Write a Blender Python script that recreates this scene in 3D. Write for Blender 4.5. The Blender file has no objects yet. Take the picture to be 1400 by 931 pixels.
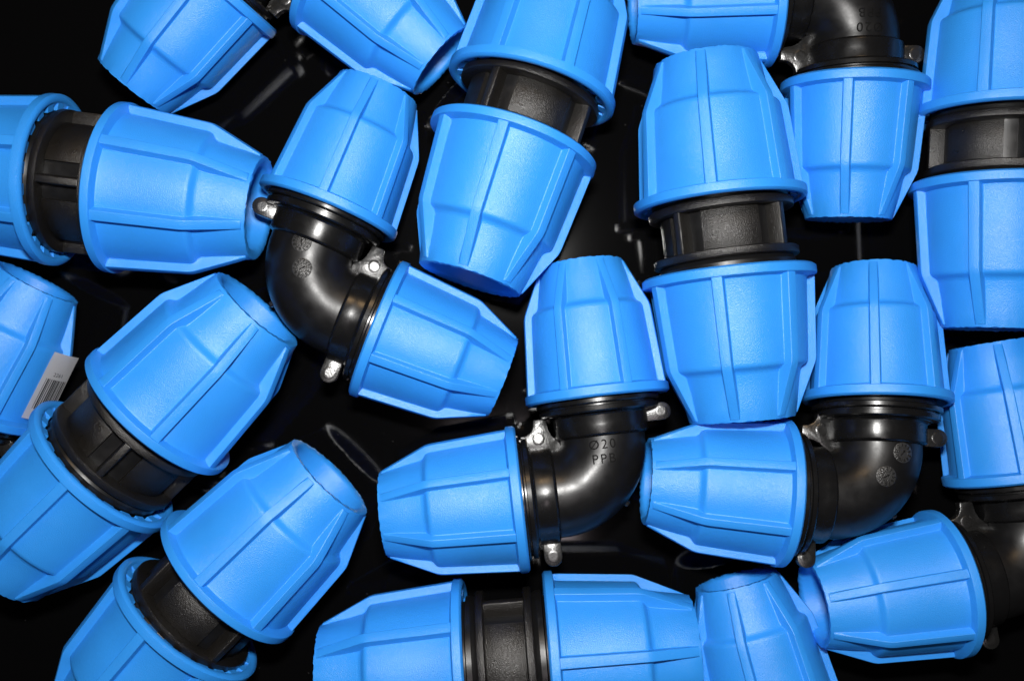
import bpy, bmesh, math, random
from mathutils import Vector, Matrix
random.seed(7)
MM = 0.001
sc = bpy.context.scene
col = sc.collection
R_ = math.radians

# ------------------------------------------------------------------ camera
CAM_H = 308.5                      # mm above the tabletop
F_PX = 1377.0                      # focal length in photo pixels (photo is 1400 wide)
cam_d = bpy.data.cameras.new('camera'); cam = bpy.data.objects.new('camera', cam_d)
col.objects.link(cam); sc.camera = cam
cam.location = (0, 0, CAM_H*MM)
cam_d.sensor_width = 36; cam_d.lens = 36*F_PX/1400
cam_d.clip_start = 0.01; cam_d.clip_end = 20
cam_d.dof.use_dof = True; cam_d.dof.focus_distance = (CAM_H-38)*MM; cam_d.dof.aperture_fstop = 14

# ------------------------------------------------------------------ world and lamps
w = bpy.data.worlds.new('World'); sc.world = w; w.use_nodes = True
bg = w.node_tree.nodes['Background']
bg.inputs[0].default_value = (1.0, .93, .85, 1); bg.inputs[1].default_value = 0.006
def area(name, loc, target, sx, sy, power, colr):
    d = bpy.data.lights.new(name, 'AREA'); d.shape = 'RECTANGLE'; d.size = sx; d.size_y = sy
    d.energy = power; d.color = colr
    o = bpy.data.objects.new(name, d); col.objects.link(o); o.location = loc
    o.rotation_euler = (Vector(target)-Vector(loc)).to_track_quat('-Z', 'Y').to_euler()
    return o
area('flash_lamp', (0, .056, (CAM_H+18)*MM), (0, 0, 0), .034, .014, 1.31, (1, .985, .96))
area('ceiling_lamp', (0, -.30, 1.7), (0, 0, 0), .25, .25, 1.5, (1, .86, .90))
area('room_lamp', (.05, 1.2, 1.35), (0, 0, 0), .30, .30, 3.4, (1, .66, .34))
sc.view_settings.view_transform = 'Standard'; sc.view_settings.look = 'None'
sc.view_settings.exposure = 0; sc.view_settings.gamma = 1

# ------------------------------------------------------------------ materials
def mat(name, base, rough, bump_scale=0, bump=0, rough_var=0, spec=.5, mottled=0, coat=0, metal=0):
    m = bpy.data.materials.new(name); m.use_nodes = True
    nt = m.node_tree; b = nt.nodes['Principled BSDF']
    b.inputs['Base Color'].default_value = (*base, 1); b.inputs['Roughness'].default_value = rough
    b.inputs['Specular IOR Level'].default_value = spec
    b.inputs['Coat Weight'].default_value = coat; b.inputs['Metallic'].default_value = metal
    tc = nt.nodes.new('ShaderNodeTexCoord')
    if bump_scale:
        n = nt.nodes.new('ShaderNodeTexNoise'); n.inputs['Scale'].default_value = bump_scale
        n.inputs['Detail'].default_value = 3
        nt.links.new(tc.outputs['Object'], n.inputs['Vector'])
        bp = nt.nodes.new('ShaderNodeBump'); bp.inputs['Strength'].default_value = bump
        bp.inputs['Distance'].default_value = .0002
        nt.links.new(n.outputs['Fac'], bp.inputs['Height']); nt.links.new(bp.outputs['Normal'], b.inputs['Normal'])
    if rough_var:
        n2 = nt.nodes.new('ShaderNodeTexNoise'); n2.inputs['Scale'].default_value = 260; n2.inputs['Detail'].default_value = 6
        nt.links.new(tc.outputs['Object'], n2.inputs['Vector'])
        mr = nt.nodes.new('ShaderNodeMapRange'); mr.inputs['From Min'].default_value = .3; mr.inputs['From Max'].default_value = .7
        mr.inputs['To Min'].default_value = rough-rough_var; mr.inputs['To Max'].default_value = rough+rough_var
        nt.links.new(n2.outputs['Fac'], mr.inputs['Value']); nt.links.new(mr.outputs['Result'], b.inputs['Roughness'])
    if mottled:
        n3 = nt.nodes.new('ShaderNodeTexNoise'); n3.inputs['Scale'].default_value = 70; n3.inputs['Detail'].default_value = 5
        oi = nt.nodes.new('ShaderNodeObjectInfo')
        ad = nt.nodes.new('ShaderNodeVectorMath'); ad.operation = 'ADD'
        nt.links.new(tc.outputs['Object'], ad.inputs[0]); nt.links.new(oi.outputs['Random'], ad.inputs[1])
        nt.links.new(ad.outputs[0], n3.inputs['Vector'])
        mx = nt.nodes.new('ShaderNodeMix'); mx.data_type = 'RGBA'
        nt.links.new(n3.outputs['Fac'], mx.inputs['Factor'])
        mx.inputs['A'].default_value = (*[c*(1-mottled) for c in base], 1)
        mx.inputs['B'].default_value = (*[min(1, c*(1+mottled)) for c in base], 1)
        nt.links.new(mx.outputs['Result'], b.inputs['Base Color'])
    return m
M_BLUE = mat('blue_polypropylene', (.030, .290, .85), .34, 4400, .60, .05, .6, .10)
M_SLEEVE = mat('textured_black_plastic', (.0075, .0066, .0056), .33, 3600, .9, .06, .65)
M_BLACK = mat('smooth_black_plastic', (.006, .006, .0064), .36, 1500, .05, .07, .45)
M_GLOSS = mat('polished_black_plastic', (.006, .006, .0064), .26, 1500, .04, .06, .5)
M_RELIEF = mat('matt_black_relief', (.003, .003, .003), .7, 0, 0, 0, .15)
M_LUG = mat('flat_black_plastic', (.010, .010, .010), .27, 2200, .22, .06, 1.0)
M_WHITE = mat('white_acetal', (.75, .75, .72), .4)
M_STAMP = mat('matte_stamped_plastic', (.030, .030, .030), .32, 3000, .8, .1)
M_INK = mat('black_ink', (.012, .012, .015), .5)
M_PAPER = mat('white_label_paper', (.68, .68, .69), .55, 900, .1)

def table_mat():
    m = mat('black_gloss_lacquer', (.0022, .0022, .0024), .07, 0, 0, 0, .28)
    nt = m.node_tree; b = nt.nodes['Principled BSDF']; tc = nt.nodes.new('ShaderNodeTexCoord')
    v = nt.nodes.new('ShaderNodeTexVoronoi'); v.inputs['Scale'].default_value = 260
    nt.links.new(tc.outputs['Object'], v.inputs['Vector'])
    n = nt.nodes.new('ShaderNodeTexWhiteNoise'); nt.links.new(v.outputs['Color'], n.inputs['Vector'])
    lt = nt.nodes.new('ShaderNodeMath'); lt.operation = 'LESS_THAN'; lt.inputs[1].default_value = .05
    nt.links.new(v.outputs['Distance'], lt.inputs[0])
    gt = nt.nodes.new('ShaderNodeMath'); gt.operation = 'GREATER_THAN'; gt.inputs[1].default_value = .85
    nt.links.new(n.outputs['Value'], gt.inputs[0])
    mu = nt.nodes.new('ShaderNodeMath'); mu.operation = 'MULTIPLY'
    nt.links.new(lt.outputs[0], mu.inputs[0]); nt.links.new(gt.outputs[0], mu.inputs[1])
    mx = nt.nodes.new('ShaderNodeMix'); mx.data_type = 'RGBA'
    mx.inputs['A'].default_value = (.0022, .0022, .0024, 1); mx.inputs['B'].default_value = (.03, .03, .03, 1)
    nt.links.new(mu.outputs[0], mx.inputs['Factor']); nt.links.new(mx.outputs['Result'], b.inputs['Base Color'])
    return m
M_TABLE = table_mat()

# ------------------------------------------------------------------ mesh helpers (all in mm)
def finish(name, bm, m, sharp=38):
    bmesh.ops.recalc_face_normals(bm, faces=bm.faces)
    lim = R_(sharp)
    for f in bm.faces: f.smooth = True
    for e in bm.edges:
        e.smooth = not (len(e.link_faces) == 2 and e.calc_face_angle(0) > lim)
    bmesh.ops.scale(bm, vec=(MM, MM, MM), verts=bm.verts)
    me = bpy.data.meshes.new(name); bm.to_mesh(me); bm.free(); me.materials.append(m)
    return me

def add_revolve(bm, prof, n=96, closed=True, jitter=None):
    """prof: list of (z, r) round the z axis"""
    rings = []
    for k, (z, r) in enumerate(prof):
        ring = []
        for i in range(n):
            a = 2*math.pi*i/n; rr, zz = r, z
            if jitter and k in jitter:
                rr += random.uniform(-1, 1)*jitter[k]; zz += random.uniform(-1, 1)*jitter[k]
            ring.append(bm.verts.new((rr*math.cos(a), rr*math.sin(a), zz)))
        rings.append(ring)
    m = len(rings)
    for k in range(m if closed else m-1):
        A, B = rings[k], rings[(k+1) % m]
        for i in range(n):
            j = (i+1) % n
            bm.faces.new((A[i], A[j], B[j], B[i]))
    return rings

def arc_pts(c, r, a0, a1, n):
    return [(c[0]+r*math.cos(R_(a0+(a1-a0)*i/n)), c[1]+r*math.sin(R_(a0+(a1-a0)*i/n))) for i in range(n+1)]

def interp(prof, z):
    for (z0, r0), (z1, r1) in zip(prof, prof[1:]):
        if z0 <= z <= z1: return r0+(r1-r0)*(z-z0)/max(1e-9, z1-z0)
    return prof[-1][1]

class Nut:      # ribbed, tapered compression nut; origin at the open face, tip towards +z
    def __init__(s, R, L, tip, rib_w, teeth):
        s.R, s.L, s.tip = R, L, tip
        s.outer = [(3.10, .915*R), (3.35, .885*R), (3.9, .877*R), (.30*L, .850*R), (.50*L, .823*R), (.622*L, .805*R),
                   (.640*L, .799*R), (.651*L, .786*R), (.660*L, .764*R), (.669*L, .738*R), (.681*L, .716*R), (.70*L, .702*R),
                   (.80*L, .668*R), (.90*L, (.6*tip+.4*.668)*R+.15), (.985*L, tip*R), (.997*L, (tip-.008)*R)]
        prof = [(.35, .985*R), (.6, .998*R), (2.3, R), (2.72, .997*R), (2.92, .975*R)] + s.outer
        kt = len(prof)-1
        inner = [(L, (tip-.055)*R), (L-.5, (tip-.105)*R), (L-1.2, (tip-.125)*R), (.70*L, (tip-.135)*R), (.66*L, (tip-.04)*R), (.56*L, .70*R),
                 (.14*L, .80*R), (4.4, .815*R), (4.0, .845*R), (1.6, .855*R), (1.1, .890*R), (.25, .905*R), (0, .92*R), (0, .965*R)]
        prof += inner
        bm = bmesh.new(); add_revolve(bm, prof, 112, True, {kt: .13, kt+1: .17})
        s.shell = finish('compression_nut', bm, M_BLUE, 42)
        # rib
        bm = bmesh.new()
        zs = [2.5, 2.9, 3.5, .2*L, .4*L, .55*L, .60*L, .63*L, .655*L, .68*L, .71*L, .76*L, .85*L, .92*L, .965*L, .978*L]
        knee = [(0, .988*R), (.62*L, .902*R), (.645*L, .893*R), (.67*L, .874*R), (.985*L, (tip+.012)*R), (L, tip*R)]
        rows = []
        for z in zs:
            ro = interp(knee, z); rb = interp([(0, .915*R)]+s.outer, z)
            h = max(ro-rb, .06); t = z/L
            ww = rib_w*(1-.12*t) if t < .9 else rib_w*(.89-.9*(t-.9))
            f = min(.26, h*.25); be = min(.16, h*.25)
            sec = [(-ww/2-f-.12, -.30), (-ww/2-f, .0), (-ww/2-.35*f, .3*f), (-ww/2-.06, f+.02), (-ww/2+.12, h-be), (-ww/2+.12+be*.8, h-.05),
                   (-ww*.16, h+.02), (ww*.16, h+.02),
                   (ww/2-.12-be*.8, h-.05), (ww/2-.12, h-be), (ww/2+.06, f+.02), (ww/2+.35*f, .3*f), (ww/2+f, .0), (ww/2+f+.12, -.30)]
            row = []
            for (x, hh) in sec:
                rr = rb+hh; a = x/rb
                row.append(bm.verts.new((rr*math.cos(a) if hh < .02 else math.sqrt(max(0, rr*rr-x*x*.35)) , x if hh >= .02 else rr*math.sin(a), z)))
            rows.append(row)
        for A, B in zip(rows, rows[1:]):
            for i in range(len(A)-1): bm.faces.new((A[i], A[i+1], B[i+1], B[i]))
        bm.faces.new(rows[0]); bm.faces.new(rows[-1])
        s.rib = finish('rib', bm, M_BLUE, 27)
        # castellated ring inside the mouth
        s.teeth = None
        if teeth:
            bm = bmesh.new(); nt_ = 22
            for i in range(nt_):
                a0 = 2*math.pi*i/nt_; half = 2*math.pi/nt_*.27
                vs = []
                for (z, r) in ((.7, .90*R), (1.05, .808*R), (2.9, .805*R), (2.9, .90*R)):
                    for sg in (-1, 1):
                        a = a0+sg*half; vs.append(bm.verts.new((r*math.cos(a), r*math.sin(a), z)))
                q = [vs[0], vs[2], vs[4], vs[6]]; p = [vs[1], vs[3], vs[5], vs[7]]
                bm.faces.new(q); bm.faces.new(p[::-1])
                for k in range(4):
                    bm.faces.new((q[k], p[k], p[(k+1) % 4], q[(k+1) % 4]))
            s.teeth = finish('tooth_ring', bm, M_BLUE)
        bm = bmesh.new(); rr = (tip-.115)*R
        add_revolve(bm, [(.70*L, rr), (.785*L, rr), (.80*L, rr-.7), (.79*L, rr-1.3), (.70*L, rr-1.8)], 64)
        s.grip = finish('grip_ring', bm, M_WHITE)

NUT_C = Nut(24.0, 41.2, .611, 3.1, True)
NUT_E = Nut(20.5, 39.2, .589, 2.7, False)

def add_box_polar(bm, r0, r1, w0, w1, z0, z1, ang):
    ca, sa = math.cos(ang), math.sin(ang)
    P = []
    for z in (z0, z1):
        for (r, ww) in ((r0, w0), (r1, w1)):
            for sg in (-1, 1):
                x, y = r, sg*ww/2
                P.append(bm.verts.new((x*ca-y*sa, x*sa+y*ca, z)))
    for f in ((0, 1, 3, 2), (4, 6, 7, 5), (0, 4, 5, 1), (2, 3, 7, 6), (0, 2, 6, 4), (1, 5, 7, 3)):
        bm.faces.new([P[i] for i in f])

def bevelled(bm, off, seg=2):
    bmesh.ops.recalc_face_normals(bm, faces=bm.faces)
    bmesh.ops.bevel(bm, geom=[e for e in bm.edges if e.calc_face_angle(0) > .6], offset=off, segments=seg, profile=.5, affect='EDGES')

# coupling body ------------------------------------------------------
bm = bmesh.new()
add_revolve(bm, [(-16, 13), (-16, 17.6), (-12.6, 18.2), (-12.2, 17.4), (-11.0, 17.4), (-10.6, 18.9), (-9.2, 18.9), (-8.0, 18.2), (-5.7, 15.9), (5.7, 15.9),
                 (8.0, 18.2), (9.2, 18.9), (10.6, 18.9), (11.0, 17.4), (12.2, 17.4), (12.6, 18.2), (16, 17.6), (16, 13)], 96)
ME_SLEEVE = finish('sleeve', bm, M_BLACK, 30)
bm = bmesh.new()
add_revolve(bm, [(5.5, 16.0), (5.5, 19.6), (5.8, 20.0), (7.5, 20.05), (7.85, 19.7), (7.9, 16.8)], 96)
ME_COLLAR = finish('collar', bm, M_SLEEVE, 50)
bm = bmesh.new(); add_box_polar(bm, 15.6, 19.8, 3.0, 2.0, -5.7, 5.7, 0); bevelled(bm, .3)
ME_BRIB = finish('spacer_rib', bm, M_SLEEVE, 50)
bm = bmesh.new()                           # raised curved pad between two spacer ribs
n = 14; grid = []
for k, (z, r) in enumerate(((-5.6, 15.5), (-5.6, 16.6), (-5.2, 16.9), (5.2, 16.9), (5.6, 16.6), (5.6, 15.5))):
    row = []
    for i in range(n+1):
        a = R_(-27+54*i/n); rr = r
        row.append(bm.verts.new((rr*math.cos(a), rr*math.sin(a), z)))
    grid.append(row)
for A, B in zip(grid, grid[1:]):
    for i in range(n): bm.faces.new((A[i], A[i+1], B[i+1], B[i]))
bm.faces.new([g[0] for g in grid]); bm.faces.new([g[-1] for g in grid])
for i in range(n): bm.faces.new((grid[0][i], grid[0][i+1], grid[-1][i+1], grid[-1][i]))
ME_PAD = finish('panel', bm, M_SLEEVE, 40)

# elbow body ---------------------------------------------------------
RB = 14.0; TR = 12.1
def centre_dist(A, B):
    """distance in the elbow plane (A, B axes) from the tube's centreline"""
    if A > RB and B < RB: return abs(B)
    if B > RB and A < RB: return abs(A)
    if A >= RB and B >= RB: return min(abs(A), abs(B))
    return abs(math.hypot(A-RB, B-RB)-RB)
def surf_h(A, B):
    return math.sqrt(max(.2, TR*TR-centre_dist(A, B)**2))
bm = bmesh.new(); n = 56; rows = []
path = []
for t in (20, 17, RB): path.append((Vector((t, 0, 0)), Vector((-1, 0, 0))))
for i in range(1, 20):
    th = R_(90*i/20); c = Vector((RB, RB, 0))
    path.append((c+Vector((-math.sin(th)*RB, -math.cos(th)*RB, 0)), Vector((-math.cos(th), math.sin(th), 0))))
for t in (RB, 17, 20): path.append((Vector((0, t, 0)), Vector((0, 1, 0))))
for p, t in path:
    side = Vector((0, 0, 1)).cross(t); row = []
    for i in range(n):
        a = 2*math.pi*i/n
        row.append(bm.verts.new(p+TR*(math.cos(a)*Vector((0, 0, 1))+math.sin(a)*side)))
    rows.append(row)
for A, B in zip(rows, rows[1:]):
    for i in range(n): bm.faces.new((A[i], A[(i+1) % n], B[(i+1) % n], B[i]))
ME_BEND = finish('bend', bm, M_BLACK)
bm = bmesh.new()
add_revolve(bm, [(14.5, 11.4), (14.8, 12.3), (15.15, 13.0), (15.5, 13.3), (15.7, 13.35), (18, 13.38), (20.4, 13.4), (20.6, 13.45), (21.0, 13.9), (21.2, 14.6), (21.6, 14.8), (21.6, 11.4)], 80)
ME_SOCKET = finish('socket', bm, M_GLOSS, 24)
bm = bmesh.new()
add_revolve(bm, [(21.4, 12.5), (21.4, 16.4), (21.8, 16.9), (22.9, 17.0), (23.1, 16.2), (23.5, 16.2), (23.7, 17.3), (24.0, 17.6), (25.0, 17.6), (25.3, 17.2),
                 (25.4, 16.0), (31, 15.6), (31, 12.5)], 96)
ME_ERING = finish('collar', bm, M_GLOSS, 24)

def plate(pts, hz, name, boss=None, br=1.75):
    bm = bmesh.new()
    top = [bm.verts.new((x, y, hz)) for x, y in pts]; bot = [bm.verts.new((x, y, -hz)) for x, y in pts]
    bm.faces.new(top); bm.faces.new(bot[::-1]); k = len(pts)
    for i in range(k): bm.faces.new((top[i], bot[i], bot[(i+1) % k], top[(i+1) % k]))
    bevelled(bm, .3)
    if boss:
        for sg in (-1, 1):
            rs = []
            for (r, z) in ((br, hz-.1), (br, hz+.14), (br-.15, hz+.20), (br*.55, hz+.20)):
                rs.append([bm.verts.new((boss[0]+r*math.cos(2*math.pi*i/24), boss[1]+r*math.sin(2*math.pi*i/24), sg*z)) for i in range(24)])
            for A, B in zip(rs, rs[1:]):
                for i in range(24): bm.faces.new((A[i], A[(i+1) % 24], B[(i+1) % 24], B[i]))
            bm.faces.new(rs[-1])
    return finish(name, bm, M_LUG, 35)

web_pts = [(21.4, 19.0), (19.6, 19.2), (18.2, 19.9), (17.3, 21.2), (17.0, 22.6), (13.6, 22.6), (12.9, 21.0), (12.6, 18.2), (11.2, 14.8), (11.6, 12.6),
           (12.8, 11.8), (14.6, 12.2), (16.4, 14.2), (18.2, 15.0), (21.4, 15.4)]
ME_WEB = plate(web_pts, 1.5, 'web', (15.9, 18.0))
def lug_pts(c, w, r0, r1):       # rounded tab standing out sideways at distance c along the arm
    return [(c-w, r0), (c+w, r0)] + arc_pts((c, r1-w), w, 0, 180, 10)
ME_LUG_A = plate([(x, -y) for x, y in lug_pts(20.0, 2.55, 12, 20.2)], 1.5, 'lug', (20.0, -17.4))
ME_LUG_B = plate([(-y, x) for x, y in lug_pts(17.6, 2.55, 12, 19.6)], 1.5, 'lug', (-16.8, 17.6))
bm = bmesh.new()
add_revolve(bm, [(10, 0.05), (10, .95), (12.6, .9), (13.0, .7), (13.0, .05)], 16)
bmesh.ops.rotate(bm, verts=bm.verts, cent=(0, 0, 0), matrix=Matrix.Rotation(R_(90), 3, 'X') @ Matrix.Identity(3))
ME_NUB = finish('gate_nub', bm, M_LUG, 40)

# ------------------------------------------------------------------ lettering
def text_bm(s, size, extr, spacing=1.0):
    cu = bpy.data.curves.new('t', 'FONT'); cu.body = s; cu.size = size; cu.extrude = extr; cu.align_x = 'CENTER'
    cu.align_y = 'CENTER'; cu.resolution_u = 3; cu.space_character = spacing
    o = bpy.data.objects.new('t', cu); col.objects.link(o)
    dg = bpy.context.evaluated_depsgraph_get(); dg.update()
    me = bpy.data.meshes.new_from_object(o.evaluated_get(dg))
    bm = bmesh.new(); bm.from_mesh(me)
    bpy.data.objects.remove(o); bpy.data.curves.remove(cu); bpy.data.meshes.remove(me)
    bmesh.ops.triangulate(bm, faces=bm.faces)
    return bm
def join(dst, src, M):
    src.transform(M); mp = {v: dst.verts.new(v.co) for v in src.verts}
    for f in src.faces:
        try: dst.faces.new([mp[v] for v in f.verts])
        except ValueError: pass
    src.free()
def conform(bm, flip, lift):       # plane (A, B) shapes with thickness laid onto the bend's surface
    for v in bm.verts:
        h = surf_h(v.co.x, v.co.y)+v.co.z+lift
        v.co.z = -h if flip else h

# elbow frame: A = +x, B = +y, lettering face = +z; face seen with B counter-clockwise of A
def letters_mesh(along_b=False):
    bm = bmesh.new()
    for s_, up in (('\u00d820', 12.4), ('PPB', 8.5)):
        t = text_bm(s_, 3.6, .18, 1.25)
        if along_b:      # text up along arm B, text right along arm A
            M = Matrix(((1, 0, 0, -.2), (0, 1, 0, up), (0, 0, 1, 0), (0, 0, 0, 1)))
        else:            # text up along arm A, text right away from arm B
            M = Matrix(((0, 1, 0, up), (-1, 0, 0, 1.2), (0, 0, 1, 0), (0, 0, 0, 1)))
        join(bm, t, M)
    conform(bm, False, .08)
    return finish('raised_lettering', bm, M_RELIEF, 20)
ME_LETTERS = letters_mesh(); ME_LETTERS_B = letters_mesh(True)
def dial_mesh(c, rot, arrow):
    bm = bmesh.new()       # disc with ring grooves
    n = 40; rings = []
    for (r, z) in ((2.75, -.05), (2.75, .10), (2.6, .16), (1.42, .16), (1.34, .02), (1.22, .02), (1.14, .14), (.02, .14)):
        rings.append([bm.verts.new((c[0]+r*math.cos(2*math.pi*i/n), c[1]+r*math.sin(2*math.pi*i/n), z)) for i in range(n)])
    for A, B in zip(rings, rings[1:]):
        for i in range(n): bm.faces.new((A[i], A[(i+1) % n], B[(i+1) % n], B[i]))
    conform(bm, True, .0)
    disc = finish('date_dial', bm, M_STAMP, 30)
    bm = bmesh.new()
    for k in range(12):
        a = R_(rot+30*k); t = text_bm(str(k+1), 1.3, .07)
        join(bm, t, Matrix.Translation((c[0]+2.0*math.cos(a), c[1]+2.0*math.sin(a), .2)) @ Matrix.Rotation(a+math.pi/2, 4, 'Z') @ Matrix.Diagonal((1, -1, 1, 1)))
    ax = []
    for (x, y) in ((-.95, -.12), (.35, -.12), (.3, -.42), (1.0, 0), (.3, .42), (.35, .12), (-.95, .12)):
        a = R_(arrow); ax.append((c[0]+x*math.cos(a)-y*math.sin(a), c[1]+x*math.sin(a)+y*math.cos(a)))
    tp = [bm.verts.new((x, y, .24)) for x, y in ax]; bt = [bm.verts.new((x, y, .1)) for x, y in ax]
    bm.faces.new(tp)
    for i in range(7): bm.faces.new((tp[i], bt[i], bt[(i+1) % 7], tp[(i+1) % 7]))
    conform(bm, True, .0)
    return disc, finish('dial_figures', bm, M_RELIEF, 20)
DIALS = [dial_mesh((13.6, -1.7), 20, -25), dial_mesh((7.0, 1.1), 65, 40)]
DIALS_B = [dial_mesh((-2.8, 12.0), 20, 130), dial_mesh((1.9, 5.4), 65, 150)]

# ------------------------------------------------------------------ assembling
def obj(name, me, parent=None, M=None):
    o = bpy.data.objects.new(name, me); col.objects.link(o)
    if parent: o.parent = parent
    if M is not None: o.matrix_local = M
    return o
def mm_matrix(cols, loc):
    M = Matrix.Identity(4)
    for k in range(3):
        for i in range(3): M[i][k] = cols[k][i]
    for i in range(3): M[i][3] = loc[i]*MM
    return M
def tag(o, label, cat, group=None):
    o['label'] = label; o['category'] = cat
    if group: o['group'] = group
def world(px, py, z):
    k = (CAM_H-z)/F_PX
    return Vector(((px-700)*k, (465.5-py)*k, z))
CAMP = Vector((0, 0, CAM_H))
def rot_to_z(d):                   # columns x, y, z with z = d
    d = d.normalized(); u = Vector((0, 0, 1)) if abs(d.z) < .9 else Vector((1, 0, 0))
    u = (u-d*u.dot(d)).normalized()
    return [u, d.cross(u), d]
def add_nut(root, rootM, kind, base, d, roll):
    """base (mm, in root frame) of the open face centre, d tip direction; roll = angle of one rib from the side facing up"""
    wb = rootM @ (base*MM); wd = (rootM.to_3x3() @ d).normalized()
    mid = wb/MM+wd*kind.L*.4
    u = CAMP-mid; u = (u-wd*u.dot(wd)).normalized(); v = wd.cross(u)
    a = R_(roll); x = u*math.cos(a)+v*math.sin(a); y = wd.cross(x)
    W = mm_matrix([x, y, wd], wb/MM)
    nut = obj('compression_nut', kind.shell, root, rootM.inverted() @ W)
    for k in range(7): obj('rib', kind.rib, nut, Matrix.Rotation(2*math.pi*k/7, 4, 'Z'))
    if kind.teeth: obj('tooth_ring', kind.teeth, nut)
    obj('grip_ring', kind.grip, nut)
    return nut
def wob(M, d, yaw, pitch):         # a loose nut sits a little off its axis (degrees; yaw about the vertical)
    d = M.to_3x3() @ d; s_ = Vector((0, 0, 1)).cross(d).normalized(); u = d.cross(s_)
    d = (d+math.tan(R_(yaw))*s_+math.tan(R_(pitch))*u).normalized()
    return M.to_3x3().inverted() @ d
def coupling(label, c, z, az, tilt, roll, gaps, rolls, w=(0, 0, 0, 0)):
    """c: photo position of the middle, az: direction of nut 2 in the table plane, tilt: rise of nut 2"""
    p = world(*c, z); d = Vector((math.cos(R_(az))*math.cos(R_(tilt)), math.sin(R_(az))*math.cos(R_(tilt)), math.sin(R_(tilt))))
    e = bpy.data.objects.new('pipe_coupling', None); col.objects.link(e); e.empty_display_size = .01
    u = CAMP-p; u = (u-d*u.dot(d)).normalized(); v = d.cross(u); a = R_(roll)
    x = u*math.cos(a)+v*math.sin(a); M = mm_matrix([x, d.cross(x), d], p); e.matrix_world = M
    tag(e, label, 'pipe coupling', 'blue and black straight couplings in the pile')
    b = obj('sleeve', ME_SLEEVE, e)
    for sg in (0, 180): obj('collar', ME_COLLAR, b, Matrix.Rotation(R_(sg), 4, 'X'))
    for k in range(4):
        obj('spacer_rib', ME_BRIB, b, Matrix.Rotation(R_(90*k), 4, 'Z'))
        obj('panel', ME_PAD, b, Matrix.Rotation(R_(90*k+45), 4, 'Z'))
    n1 = add_nut(e, M, NUT_C, Vector((0, 0, -gaps[0])), wob(M, Vector((0, 0, -1)), *w[:2]), rolls[0])
    n2 = add_nut(e, M, NUT_C, Vector((0, 0, gaps[1])), wob(M, Vector((0, 0, 1)), *w[2:]), rolls[1])
    return e, n1, n2
def elbow(label, c, z, azA, hand, tA, tB, dist, rolls, face, w=(0, 0, 0, 0)):
    """c: photo position of the corner; azA: direction of arm A; hand +1 when arm B is counter-clockwise (lettering up)"""
    p = world(*c, z); azB = azA+90*hand
    A = Vector((math.cos(R_(azA))*math.cos(R_(tA)), math.sin(R_(azA))*math.cos(R_(tA)), math.sin(R_(tA))))
    B = Vector((math.cos(R_(azB))*math.cos(R_(tB)), math.sin(R_(azB))*math.cos(R_(tB)), math.sin(R_(tB))))
    h = (A+B).normalized(); g = (A-B); g = (g-h*g.dot(h)).normalized()
    A = (h+g).normalized(); B = (h-g).normalized(); N = A.cross(B)
    e = bpy.data.objects.new('pipe_elbow', None); col.objects.link(e); e.empty_display_size = .01
    M = mm_matrix([A, B, N], p); e.matrix_world = M
    tag(e, label, 'pipe elbow', 'blue and black elbow fittings in the pile')
    b = obj('bend', ME_BEND, e)
    ZA = mm_matrix([Vector((0, 1, 0)), Vector((0, 0, 1)), Vector((1, 0, 0))], (0, 0, 0))
    ZB = mm_matrix([Vector((0, 0, 1)), Vector((1, 0, 0)), Vector((0, 1, 0))], (0, 0, 0))
    for Z in (ZA, ZB):
        obj('socket', ME_SOCKET, b, Z); obj('collar', ME_ERING, b, Z)
    obj('web', ME_WEB, b); obj('lug', ME_LUG_A, b); obj('lug', ME_LUG_B, b)
    o = Vector((-1, -1, 0)).normalized()   # nub on the outside of the bend
    q = Vector((RB, RB, 0))+o*RB
    obj('gate_nub', ME_NUB, b, mm_matrix([Vector((0, 0, 1)), -o, Vector((0, 0, 1)).cross(-o)], q) )
    if face == 'letters': obj('raised_lettering', ME_LETTERS, b)
    if face == 'letters along b': obj('raised_lettering', ME_LETTERS_B, b)
    if face in ('dials', 'dials along b'):
        for d_, f_ in (DIALS if face == 'dials' else DIALS_B):
            obj('date_dial', d_, b); obj('dial_figures', f_, b)
    n1 = add_nut(e, M, NUT_E, Vector((dist[0], 0, 0)), wob(M, Vector((1, 0, 0)), *w[:2]), rolls[0])
    n2 = add_nut(e, M, NUT_E, Vector((0, dist[1], 0)), wob(M, Vector((0, 1, 0)), *w[2:]), rolls[1])
    return e, n1, n2

# ------------------------------------------------------------------ the setting
bm = bmesh.new(); bmesh.ops.create_grid(bm, x_segments=1, y_segments=1, size=700)
t = obj('tabletop', finish('tabletop', bm, M_TABLE)); t['kind'] = 'structure'

# ------------------------------------------------------------------ the fittings
coupling('straight coupling lying level, its toothed nut mouth open, pointing at the dial-stamped elbow', (121.4, 252.4), 24.3, -7.1, .5, 0, (7.8, 7.8), (24, 20), (2, 0, -1.1, 0))
coupling('straight coupling leaning beside the silvery-dialled elbow, lower nut wedged against it', (714.3, 161.5), 26, 252.2, 6, 33, (7.3, 7.1), (19, 10.8), (2.1, 0, 0, .6))
coupling('straight coupling standing end-on to the dull-dialled elbow, glossy neck showing beside its black sleeve', (988.5, 322), 25.4, 276.1, 2.5, 36, (8.2, 10.6), (-4, 7), (-1, 0, -.9, 0))
coupling('straight coupling with grainy black sleeve beside the nut with the barcode sticker', (180.5, 599), 27.5, 44, 3, 2, (9.6, 9.6), (8.5, 10), (-.6, 1.2, 1.3, 0))
coupling('straight coupling with one wide open socket, lying below the grainy-sleeved coupling', (285, 816), 25, 45.4, .8, 42, (7, 7.1), (15, -11), (2.8, 0, -.8, 0))
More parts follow.
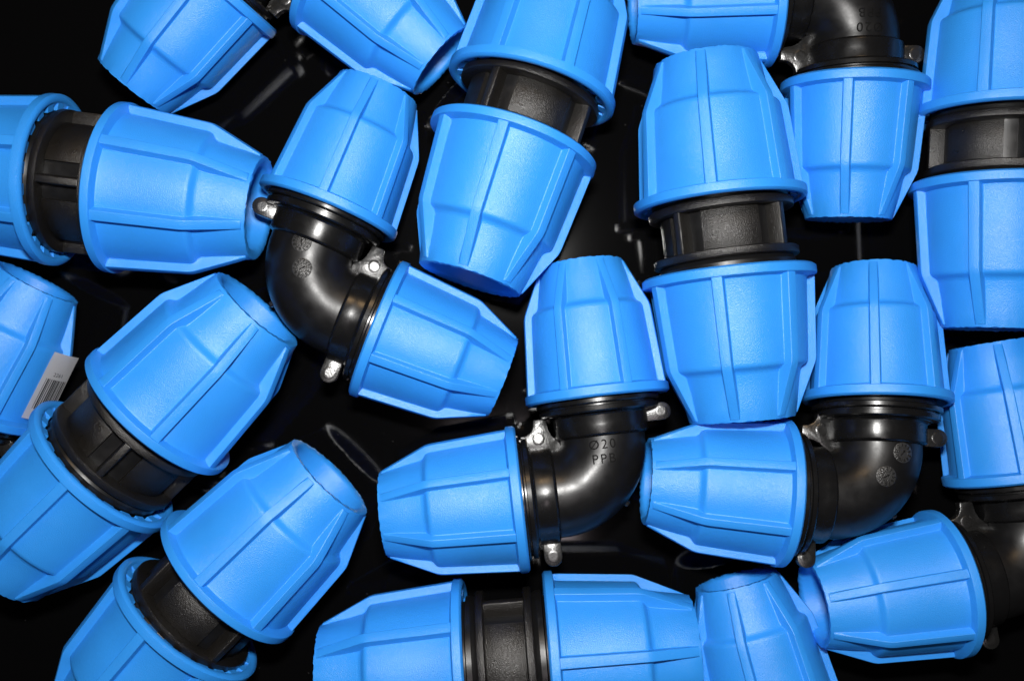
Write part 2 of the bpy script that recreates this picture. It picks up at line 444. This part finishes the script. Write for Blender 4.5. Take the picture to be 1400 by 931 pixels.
coupling('straight coupling beside the elbow lettered upside down', (1368, 207), 24.3, 267.3, .3, -20, (9, 9.1), (-12, 15), (.5, 0, 1, .5))
coupling('straight coupling with wide panelled black sleeve lying below the upright lettered elbow', (695.2, 903.8), 24.3, 4.9, .2, 36, (11.1, 11.2), (25, 4), (0, 0, -.8, 0))

elbow('black elbow with two round silvery date dials and silvery lugs', (401.4, 403.4), 23.6, 68.5, -1, -5.4, -4, (24.9, 24.6), (-10, 24), 'dials')
elbow('black elbow with raised lettering reading upright above the panelled coupling', (831.6, 667.7), 24.6, 96.4, 1, -6.5, .5, (25.2, 24.3), (26, 21), 'letters')
elbow('black elbow with two dull date dials', (1198.7, 680.7), 27.3, 176.6, -1, .4, -10.3, (25.5, 26.5), (21, 0), 'dials along b', (-1.3, -.6, .8, 0))
elbow('black elbow with raised lettering upside down', (1169, -9), 22, 180.5, 1, 0, -3, (24.2, 25), (-12, 4.5), 'letters along b', (2.5, 0, -2.2, 0))
elbow('black elbow half in shadow, its nut reaching under the dull-dialled elbow', (1418, 777), 23.6, 98.2, 1, -6, 2, (25.5, 25.8), (5, 4), None, (0, 0, 0, 1.5))
elbow('elbow fitting whose two blue nuts spread apart above the silvery-dialled elbow', (374.6, -115), 22.4, 228.9, 1, -4, 0, (24, 24), (14, 22), None)
elbow('blue nutted fitting with its empty open socket between the panelled coupling and shadowed elbow', (1093, 1101), 23, 105, 1, -5, 0, (26, 26), (-11, 0), None)
stk = elbow('blue nutted fitting with a white barcode sticker', (-107, 656), 21, 60, 1, -1, 0, (26, 26), (22, 0), None)

# barcode sticker on that nut ---------------------------------------
def sticker(nut):
    K = NUT_E; R, L = K.R, K.L
    a0, a1, z0, z1 = R_(28), R_(56), 5.0, 25.5
    def P(s, t, lift):
        a = a0+(a1-a0)*s; z = z0+(z1-z0)*t
        r = interp([(0, .925*R)]+K.outer, min(z, .62*L))+.30+3.3*s**1.15+lift
        return (r*math.cos(a), r*math.sin(a), z)
    bm = bmesh.new(); n, m = 10, 6; g = {}
    for i in range(n+1):
        for j in range(m+1): g[i, j] = bm.verts.new(P(i/n, j/m, 0))
    for i in range(n):
        for j in range(m): bm.faces.new((g[i, j], g[i+1, j], g[i+1, j+1], g[i, j+1]))
    r = bmesh.ops.solidify(bm, geom=list(bm.faces), thickness=-.12)
    s = obj('barcode_sticker', finish('barcode_sticker', bm, M_PAPER), nut)
    s['label'] = 'white paper sticker with black barcode'
    bm = bmesh.new(); x = .16; rnd = random.Random(3)
    while x < .93:
        wd = rnd.choice((.018, .03, .048))
        for (ta, tb) in ((.16, .62),):
            vs = [bm.verts.new(P(xx, tt, .16)) for xx, tt in ((x, ta), (min(.95, x+wd), ta), (min(.95, x+wd), tb), (x, tb))]
            bm.faces.new(vs)
        x += wd+rnd.choice((.018, .028, .04))
    for tx, tc_, sz in (('2261', .69, .10), ('008', .09, .09)):
        tb = text_bm(tx, 1, 0, 1.1)
        for v in tb.verts: v.co = P(.52+v.co.x*.17, tc_+v.co.y*sz*.75, .17)
        join(bm, tb, Matrix.Identity(4))
    obj('barcode', finish('barcode', bm, M_INK), nut)
sticker(stk[1])
